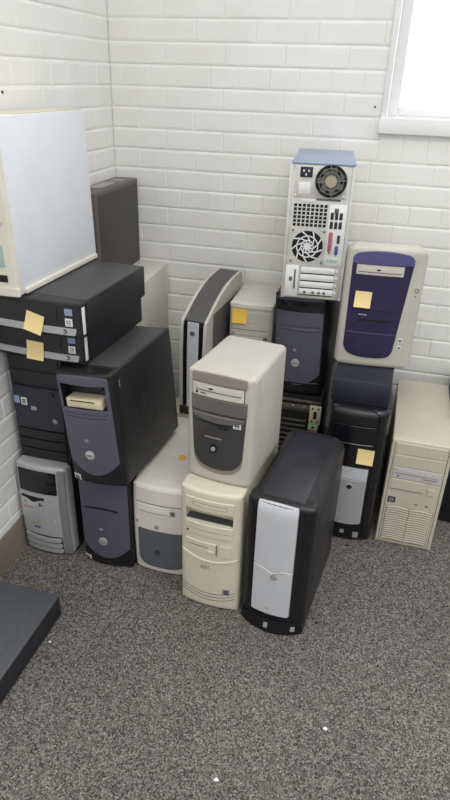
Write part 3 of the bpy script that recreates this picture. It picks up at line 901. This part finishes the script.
# expansion slots
for k in range(4):
    z = .012+k*.0225
    s_ = obj('slot_cover', box(-.037, .066, -.0025, .001, z+.001, z+.018, r=.0008), 'steel_bright', rp)
    obj('slot_gap', box(-.037, .066, -.0008, .001, z-.0025, z+.0005, r=0), 'dark', rp)
    obj('slot_screw', disc(bmesh.new(), .072, z+.011, .0036, -.004, .001, 10), 'steel_bright', rp)
bm = bmesh.new()
for x in (-.02, .006, .024, .04): rbox(bm, x-.004, x+.004, -.0032, -.002, .016, .024, r=0)
obj('card_ports', bm, 'board', rp)
lp = obj('latch_plate', box(-.083, -.043, -.002, .001, .004, .102, r=.0008), 'steel_bright', rp)
obj('padlock_loop', disc(bmesh.new(), -.066, .06, .007, -.005, -.001, rx=.005), 'board', lp)
obj('sliding_catch', box(-.056, -.051, -.005, -.001, .03, .09, r=.001), 'board', lp)

# --- indigo-fronted rounded tower
w, h, d = .238, .384, .28
t = computer('rounded beige tower with indigo front panel, standing high at the right', (1.032, -.397, .583), 4.8)
bm = bmesh.new()
loops = []
for y, s_, hh in ((.04, .0, h-.002), (.08, .004, h-.012), (.16, .014, h-.04), (.25, .026, h-.075), (d, .034, h-.095)):
    a, rr = w/2-s_, .03
    q = [(-a, .001), (a, .001)] + [(a-rr+rr*math.sin(k*PI/10), hh-rr+rr*math.cos(k*PI/10)) for k in range(5, -1, -1)] + [(-a+rr-rr*math.sin(k*PI/10), hh-rr+rr*math.cos(k*PI/10)) for k in range(6)]
    loops.append([bm.verts.new((x, y, z)) for x, z in q])
for A, B in zip(loops[:-1], loops[1:]):
    for i in range(len(A)): bm.faces.new((A[i], A[(i+1) % len(A)], B[(i+1) % len(A)], B[i]))
bm.faces.new(loops[0]); bm.faces.new(loops[-1][::-1])
obj('case', bm, 'cream_metal', t)
yf = bowed(w, h, .010, .014)
bezel(t, w, h, yf, 'cream', .05, r=.034, n=22, mm=20)
L_ = lambda z: -.096-.002*min(1, max(0, (z-.03)/.3))
R_ = lambda z: .056+.024*min(1, max(0, (z-.03)/.3))
chin = lambda x: .034+.022*abs((x+.012)/.085)**3
fp = obj('indigo_panel', P(L_, R_, chin, .336, yf, .003, r=(0, 0, .02, .02), e=.0015, n=14, m=16), 'indigo', t)
obj('panel_seam', P(-.09, .064, .19, .192, yf, .0034, e=.0003, n=2, m=10), 'dgroove', fp)
obj('lower_cover', P(lambda z: L_(z)+.004, lambda z: R_(z)-.004, lambda x: chin(x)+.008, .118, yf, .0045, r=(0, 0, .016, .016), e=.0015, n=6, m=14), 'indigo', fp)
obj('disk_slot', P(-.062, .036, .155, .162, yf, .0036, e=.0004, n=2, m=8), 'dgroove', fp)
obj('eject_button', P(.012, .03, .138, .147, yf, .0055, r=.003, e=.001, n=3, m=4), 'indigo', fp)
obj('drive_mark', P(-.062, -.036, .174, .178, yf, .0036, e=.0002, n=2), 'label_grey', fp)
obj('top_visor', P(L_, lambda z: R_(z)+.001, .332, lambda x: .374-.012*((x+.008)/.088)**2, yf, .007, r=(.02, .02, 0, 0), e=.004, n=7, m=16), 'indigo_lt', t)
dr = obj('optical_drive', P(-.085, .054, .301, .331, yf, .005, e=.0012), 'shell', t)
obj('disc_tray', P(-.078, .048, .311, .325, yf, .006, e=.0008), 'drive', dr)
obj('tray_seam', P(-.078, .048, .3085, .3102, yf, .0054, e=.0002, n=2), 'groove', dr)
obj('disc_mark', disc(bmesh.new(), -.02, .318, .0026, yf(-.02, .318)-.0068, yf(-.02, .318), 18, rx=.006), 'ink', dr)
y0 = yf(.1, .262)
b = obj('power_button', ring(bmesh.new(), .1, .262, .0045, .0075, y0-.002, y0+.002, 20), 'label_grey', t)
obj('indicator_lamp', disc(bmesh.new(), .099, .244, .002, yf(.099, .244)-.001, yf(.099, .244)+.001, 10), 'groove', t)
for z in (.074, .098):
    y0 = yf(.078, z); obj('port_mark', P(.071, .082, z-.007, z+.007, yf, .0008, r=.002, e=.0002, n=3, m=3), 'label', t)
    obj('port_mark_symbol', disc(bmesh.new(), .0765, z, .0038, yf(.0765, z)-.0014, yf(.0765, z)), 'blue', t)

# --- flat navy-black box under it
w, h, d = .177, .076, .33
t = computer('flat blue-black computer box under the indigo-fronted tower', (1.013, -.52, .507), -2, 0, 'desktop_computer')
bm = bmesh.new()
sec = [(0, 0), (.0, .070), (.002, .0745), (.006, .076), (d, .076), (d, 0)]
slab_x(bm, sec, -w/2, w/2)
obj('case', bm, 'navy_metal', t)
obj('front_panel', box(-w/2+.002, w/2-.002, -.003, .001, .003, .068, r=.0015), 'navy_metal', t)
obj('power_button', disc(bmesh.new(), .066, .03, .004, -.0045, -.002, 14), 'black', t)

# --- tall black tower with silver lower panel
w, h, d = .185, .507, .42
t = computer('tall black tower with small silver lower door, left of the beige tower', (1.021, -.55, 0), 0)
case(t, w, d, h, 'black_metal', r=.005)
yf = bowed(w, h, .016, .02)
bezel(t, w, h, yf, 'gloss', .034, r=.016, n=20, mm=16)
obj('top_hood', P(-.084, .058, .455, lambda x: .508-.006*((x+.012)/.07)**2, yf, .008, r=(.016, .016, 0, 0), e=.004, n=6, m=14), 'black', t)
obj('bay_door', P(-.08, .056, .392, .452, yf, .004, e=.0015, n=5), 'gloss', t)
obj('bay_door', P(-.08, .056, .304, .388, yf, .004, e=.0015, n=5), 'gloss', t)
obj('side_strip', P(.062, .082, .03, .49, yf, .003, r=.004, e=.0015, n=8, m=4), 'black', t)
obj('side_strip', P(-.086, -.083, .03, .49, yf, .003, r=.001, e=.0008, n=8, m=3), 'black', t)
ud = obj('upper_door', P(-.05, .052, .254, .298, yf, .005, r=(.003, .003, 0, 0), e=.0015, n=5, m=10), 'silver', t)
ld = obj('lower_door', P(-.05, lambda z: .052+.006*(.25-z), lambda x: .073+.004*(x/.05)**2, .252, yf, .004, r=(0, 0, .004, .004), e=.0015, n=8, m=10), 'silver_mid', t)
y0 = yf(0, .224)-.004
b = obj('power_button', disc(bmesh.new(), .0, .226, .0085, y0-.002, y0+.001, rx=.0095, dome=.001), 'ink', ld)
obj('button_rim', ring(bmesh.new(), .0, .226, .0085, .011, y0-.0015, y0+.001, 24), 'silver', b)
writing('logo_lettering', 'hp', .012, -.02, yf(-.02, .09)-.0042, .09, 'grey_ink', ld)
obj('silver_mark', P(-.01, .004, .03, .046, yf, .001, e=.0003, n=2, m=2), 'label_grey', t)
obj('silver_mark', P(.034, .052, .016, .04, yf, .001, e=.0003, n=2, m=2), 'label_grey', t)

# --- opened black tower, back towards us, under the slate one
w, h, d = .185, .425, .33
t = computer('black tower turned backwards under the slate one, ports showing above the silver-doored tower', (.80, -.36, 0), 0)
case(t, w, d, h, 'black_metal', y0=.004, r=.002)
rp = obj('rear_panel', box(-w/2+.004, w/2-.004, .0, .006, .004, h-.004, r=.001), 'dark', t)
obj('top_rail', box(-.085, .088, -.004, .002, .398, .408, r=.0015), 'board', t)
bm = bmesh.new(); rbox(bm, -.062, .05, -.003, .002, .362, .388, r=.001); rbox(bm, -.03, .045, -.006, .0, .37, .38, r=.001)
br = obj('slot_bracket', bm, 'board', t)
for x in (-.05, -.01, .03): obj('bracket_screw', disc(bmesh.new(), x, .384, .0032, -.006, -.002, 10), 'steel', br)
io = obj('port_plate', box(.05, .09, -.004, .002, .318, .392, r=.0015), 'bone', t)
for x, z, r in ((.06, .38, .0035), (.08, .38, .0035), (.06, .33, .0035), (.08, .33, .0035)): obj('port_screw', disc(bmesh.new(), x, z, r, -.0055, -.003, 10), 'ink', io)
obj('video_port', box(.064, .076, -.006, -.003, .34, .37, r=.002), 'ink', io)
obj('audio_jack', box(.05, .084, -.004, .002, .296, .316, r=.001), 'green', t)
obj('audio_jack', box(.05, .084, -.004, .002, .274, .294, r=.001), 'pink', t)
obj('jack_hole', disc(bmesh.new(), .067, .306, .005, -.005, -.003, 14), 'ink', t)
obj('jack_hole', disc(bmesh.new(), .067, .284, .005, -.005, -.003, 14), 'ink', t)
bm = bmesh.new()
for k in range(7): rbox(bm, -.07, .04, -.002, .002, .2+k*.02, .208+k*.02, r=.0005)
obj('slot_covers', bm, 'board', t)

# --- dark tower just past the right edge
w, h, d = .18, .45, .34
t = computer('black tower mostly cut off by the right edge, beyond the beige tower', (1.425, -.36, 0), 0)
case(t, w, d, h, 'black_metal', r=.004)
yf = bowed(w, h, .006, .01)
bezel(t, w, h, yf, 'black', .03, r=.008)
obj('optical_drive', P(-.07, .07, .38, .42, yf, .003, e=.001), 'black', t)
obj('faceplate', P(-.07, .07, .05, .36, yf, .003, r=.006, e=.001), 'gloss', t)
obj('power_button', disc(bmesh.new(), 0, .3, .01, yf(0, .3)-.006, yf(0, .3)), 'silver_dk', t)

# --- flat dark grey case lying in the foreground
t = computer('flat dark grey computer case lying alone on the carpet, front left', (.135, -1.50, 0.0), -1, 0, 'desktop_computer')
w, d, h = .25, .37, .079
obj('case', box(-w/2, w/2, .02, d, .006, h-.002, r=.003), 'slab_side', t)
obj('top_cover', box(-w/2-.0006, w/2+.0006, .022, d+.0006, h-.0045, h, r=.002), 'slab', t)
yf = bowed(w, h-.004, .003, .004)
bezel(t, w, h-.004, lambda x, z: yf(x, z), 'black', .022, r=.004)
obj('optical_drive', P(-.11, .03, .046, .068, yf, .002, e=.001), 'black', t)
obj('power_button', disc(bmesh.new(), .09, .05, .009, yf(.09, .05)-.003, yf(.09, .05)), 'silver_dk', t)
for x in (-.1, .1):
    for y in (.05, .33): obj('rubber_foot', box(x-.01, x+.01, y-.01, y+.01, 0, .007, r=.001), 'crumb', t)

# ------------------------------------------------------------------ sticky notes
NOTES = 'sticky notes on the computers'
def note_mesh(s=.052, curl=.007):
    bm = bmesh.new(); n = 8; g = []
    for j in range(n+1):
        v = j/n; z = -s*v
        g.append([[bm.verts.new((s*(i/n-.5), y0-curl*v**2.2, z)) for i in range(n+1)] for y0 in (0, .0004)])
    for j in range(n):
        for i in range(n):
            for k, fl in ((0, 0), (1, 1)):
                q = (g[j][k][i], g[j][k][i+1], g[j+1][k][i+1], g[j+1][k][i]); bm.faces.new(q[::-1] if fl else q)
    for i in range(n):
        for j in (0, n): bm.faces.new((g[j][0][i], g[j][0][i+1], g[j][1][i+1], g[j][1][i]))
    for j in range(n):
        for i in (0, n): bm.faces.new((g[j][0][i], g[j+1][0][i], g[j+1][1][i], g[j][1][i]))
    return bm
first = obj('sticky_note', note_mesh(), 'note')
# base location, yaw, lean of the host; local x, y, z of the note's top edge centre; roll, size, material
hosts = [
    ((.166, -.930, .789), -3, 0, (.014, -.0092, .058), -14, 1.0, 'note', 'pale yellow sticky note hanging askew on the uppermost flat black desktop'),
    ((.145, -.89, .695), -3, 0, (-.003, -.0092, .0545), -2, 1.0, 'note', 'pale yellow sticky note on the lower of the two flat black desktops'),
    ((.605, -.268, .331), 1, 0, (-.04, -.0085, .353), 0, 1.0, 'note_deep', 'amber sticky note on the cream tower beside the curved slim computer'),
    ((1.032, -.397, .583), 4.8, 0, (-.054, -.0145, .250), -2, .95, 'note', 'pale yellow sticky note on the indigo front panel'),
    ((1.021, -.55, 0), 0, 0, (.036, -.0205, .374), -1, 1.0, 'note', 'pale yellow sticky note on the tall black tower above its silver door'),
]
for i, (base, yaw, lean, l, roll, sc, m, lab) in enumerate(hosts):
    o = first if i == 0 else first.copy()
    if i: COL.objects.link(o)
    if m != 'note': o.data = o.data.copy(); o.data.materials[0] = M[m]
    Rz = Matrix.Rotation(math.radians(yaw), 4, 'Z')
    o.matrix_world = Matrix.Translation(base) @ Rz @ Matrix.Translation(l) @ Matrix.Rotation(math.radians(-roll), 4, 'Y') @ Matrix.Diagonal((sc, 1, sc, 1))
    tag(o, lab, 'sticky note', NOTES)
bm = bmesh.new(); bmesh.ops.create_cone(bm, cap_ends=True, segments=24, radius1=.013, radius2=.013, depth=.0008)
o = obj('round_sticker', bm, 'orange'); o.location = (.498, -.719, .3305)
tag(o, 'round orange sticker on top of the pale blue-grey-fronted tower', 'sticker')

# ------------------------------------------------------------------ scraps on the carpet
def scrap(name, label, loc, s, m, seed, group, cat):
    rnd = random.Random(seed); bm = bmesh.new()
    bmesh.ops.create_icosphere(bm, subdivisions=2, radius=s)
    for v in bm.verts:
        v.co.x *= rnd.uniform(.7, 1.3); v.co.y *= rnd.uniform(.5, 1.0); v.co.z *= rnd.uniform(.25, .5)
    zmin = min(v.co.z for v in bm.verts)
    for v in bm.verts: v.co.z -= zmin
    o = obj(name, bm, m); o.location = loc; tag(o, label, cat, group)
SCR = []

scrap('paper_scrap', 'tiny white paper crumb on the carpet beside the flat dark grey case', (.281, -1.228, 0), .004, 'paper', 1, 'litter on the carpet', 'scrap')
scrap('paper_scrap', 'white paper scrap on the open carpet in front of the silver-doored tower', (1.046, -1.275, 0), .0055, 'paper', 2, 'litter on the carpet', 'scrap')
scrap('paper_scrap', 'white paper scrap nearest the bottom edge of the photo, on the carpet', (.823, -1.464, 0), .0055, 'paper', 3, 'litter on the carpet', 'scrap')
scrap('rubber_crumb', 'black crumb on the carpet just right of the front silver-doored tower', (.985, -.955, 0), .006, 'crumb', 4, 'litter on the carpet', 'crumb')
scrap('rubber_crumb', 'black crumb on the carpet before the tall black tower', (1.045, -.592, 0), .006, 'crumb', 6, 'litter on the carpet', 'crumb')

# ------------------------------------------------------------------ light
def area(name, loc, rot, sx, sy, power, col=(1, 1, 1)):
    l = bpy.data.lights.new(name, 'AREA'); l.shape = 'RECTANGLE'; l.size = sx; l.size_y = sy
    l.energy = power; l.color = col
    o = bpy.data.objects.new(name, l); COL.objects.link(o); o.location = loc; o.rotation_euler = rot
    return o
area('ceiling_lamp', (1.4, -1.7, 2.7), (0, 0, 0), 1.2, .6, 17, (1, .98, .95))
area('ceiling_lamp', (1.4, -3.6, 2.7), (0, 0, 0), 1.2, .6, 9, (1, .98, .95))

# overcast sky: bright beyond the back wall's window and overhead, dimmer behind the camera
w = bpy.data.worlds.new('daylight'); scene.world = w; w.use_nodes = True
nt = w.node_tree; bg = nt.nodes['Background']
tc = nt.nodes.new('ShaderNodeTexCoord'); sp_ = nt.nodes.new('ShaderNodeSeparateXYZ')
nt.links.new(tc.outputs['Generated'], sp_.inputs[0])
def ramp(src, f0, f1, t0, t1):
    m = nt.nodes.new('ShaderNodeMapRange'); m.clamp = True
    for i, v in zip((1, 2, 3, 4), (f0, f1, t0, t1)): m.inputs[i].default_value = v
    nt.links.new(src, m.inputs[0]); return m.outputs[0]
up_ = ramp(sp_.outputs['Z'], 0, 1, .62, 1.3); back_ = ramp(sp_.outputs['Y'], .1, .6, 0, 1.2)
ad = nt.nodes.new('ShaderNodeMath'); ad.operation = 'ADD'
nt.links.new(up_, ad.inputs[0]); nt.links.new(back_, ad.inputs[1]); nt.links.new(ad.outputs[0], bg.inputs['Strength'])
bg.inputs['Color'].default_value = (.95, .975, 1, 1)

# ------------------------------------------------------------------ camera
cam = bpy.data.cameras.new('camera'); cam.sensor_fit = 'AUTO'; cam.sensor_width = 36; cam.lens = 27.332
cam.clip_start = .02
co = bpy.data.objects.new('camera', cam); COL.objects.link(co)
r = Vector((.96669971, .25434193, .02831709)); dn = Vector((.14362997, -.44764275, -.88260206)); f = Vector((-.21180677, .85727834, -.46926724))
mw = Matrix((( r.x, -dn.x, -f.x, 1.00867), (r.y, -dn.y, -f.y, -2.24583), (r.z, -dn.z, -f.z, 1.39378), (0, 0, 0, 1)))
co.matrix_world = mw
scene.camera = co
scene.view_settings.view_transform = 'Standard'
scene.view_settings.look = 'None'
scene.view_settings.exposure = .14
scene.view_settings.gamma = 1
scene.view_settings.use_curve_mapping = False
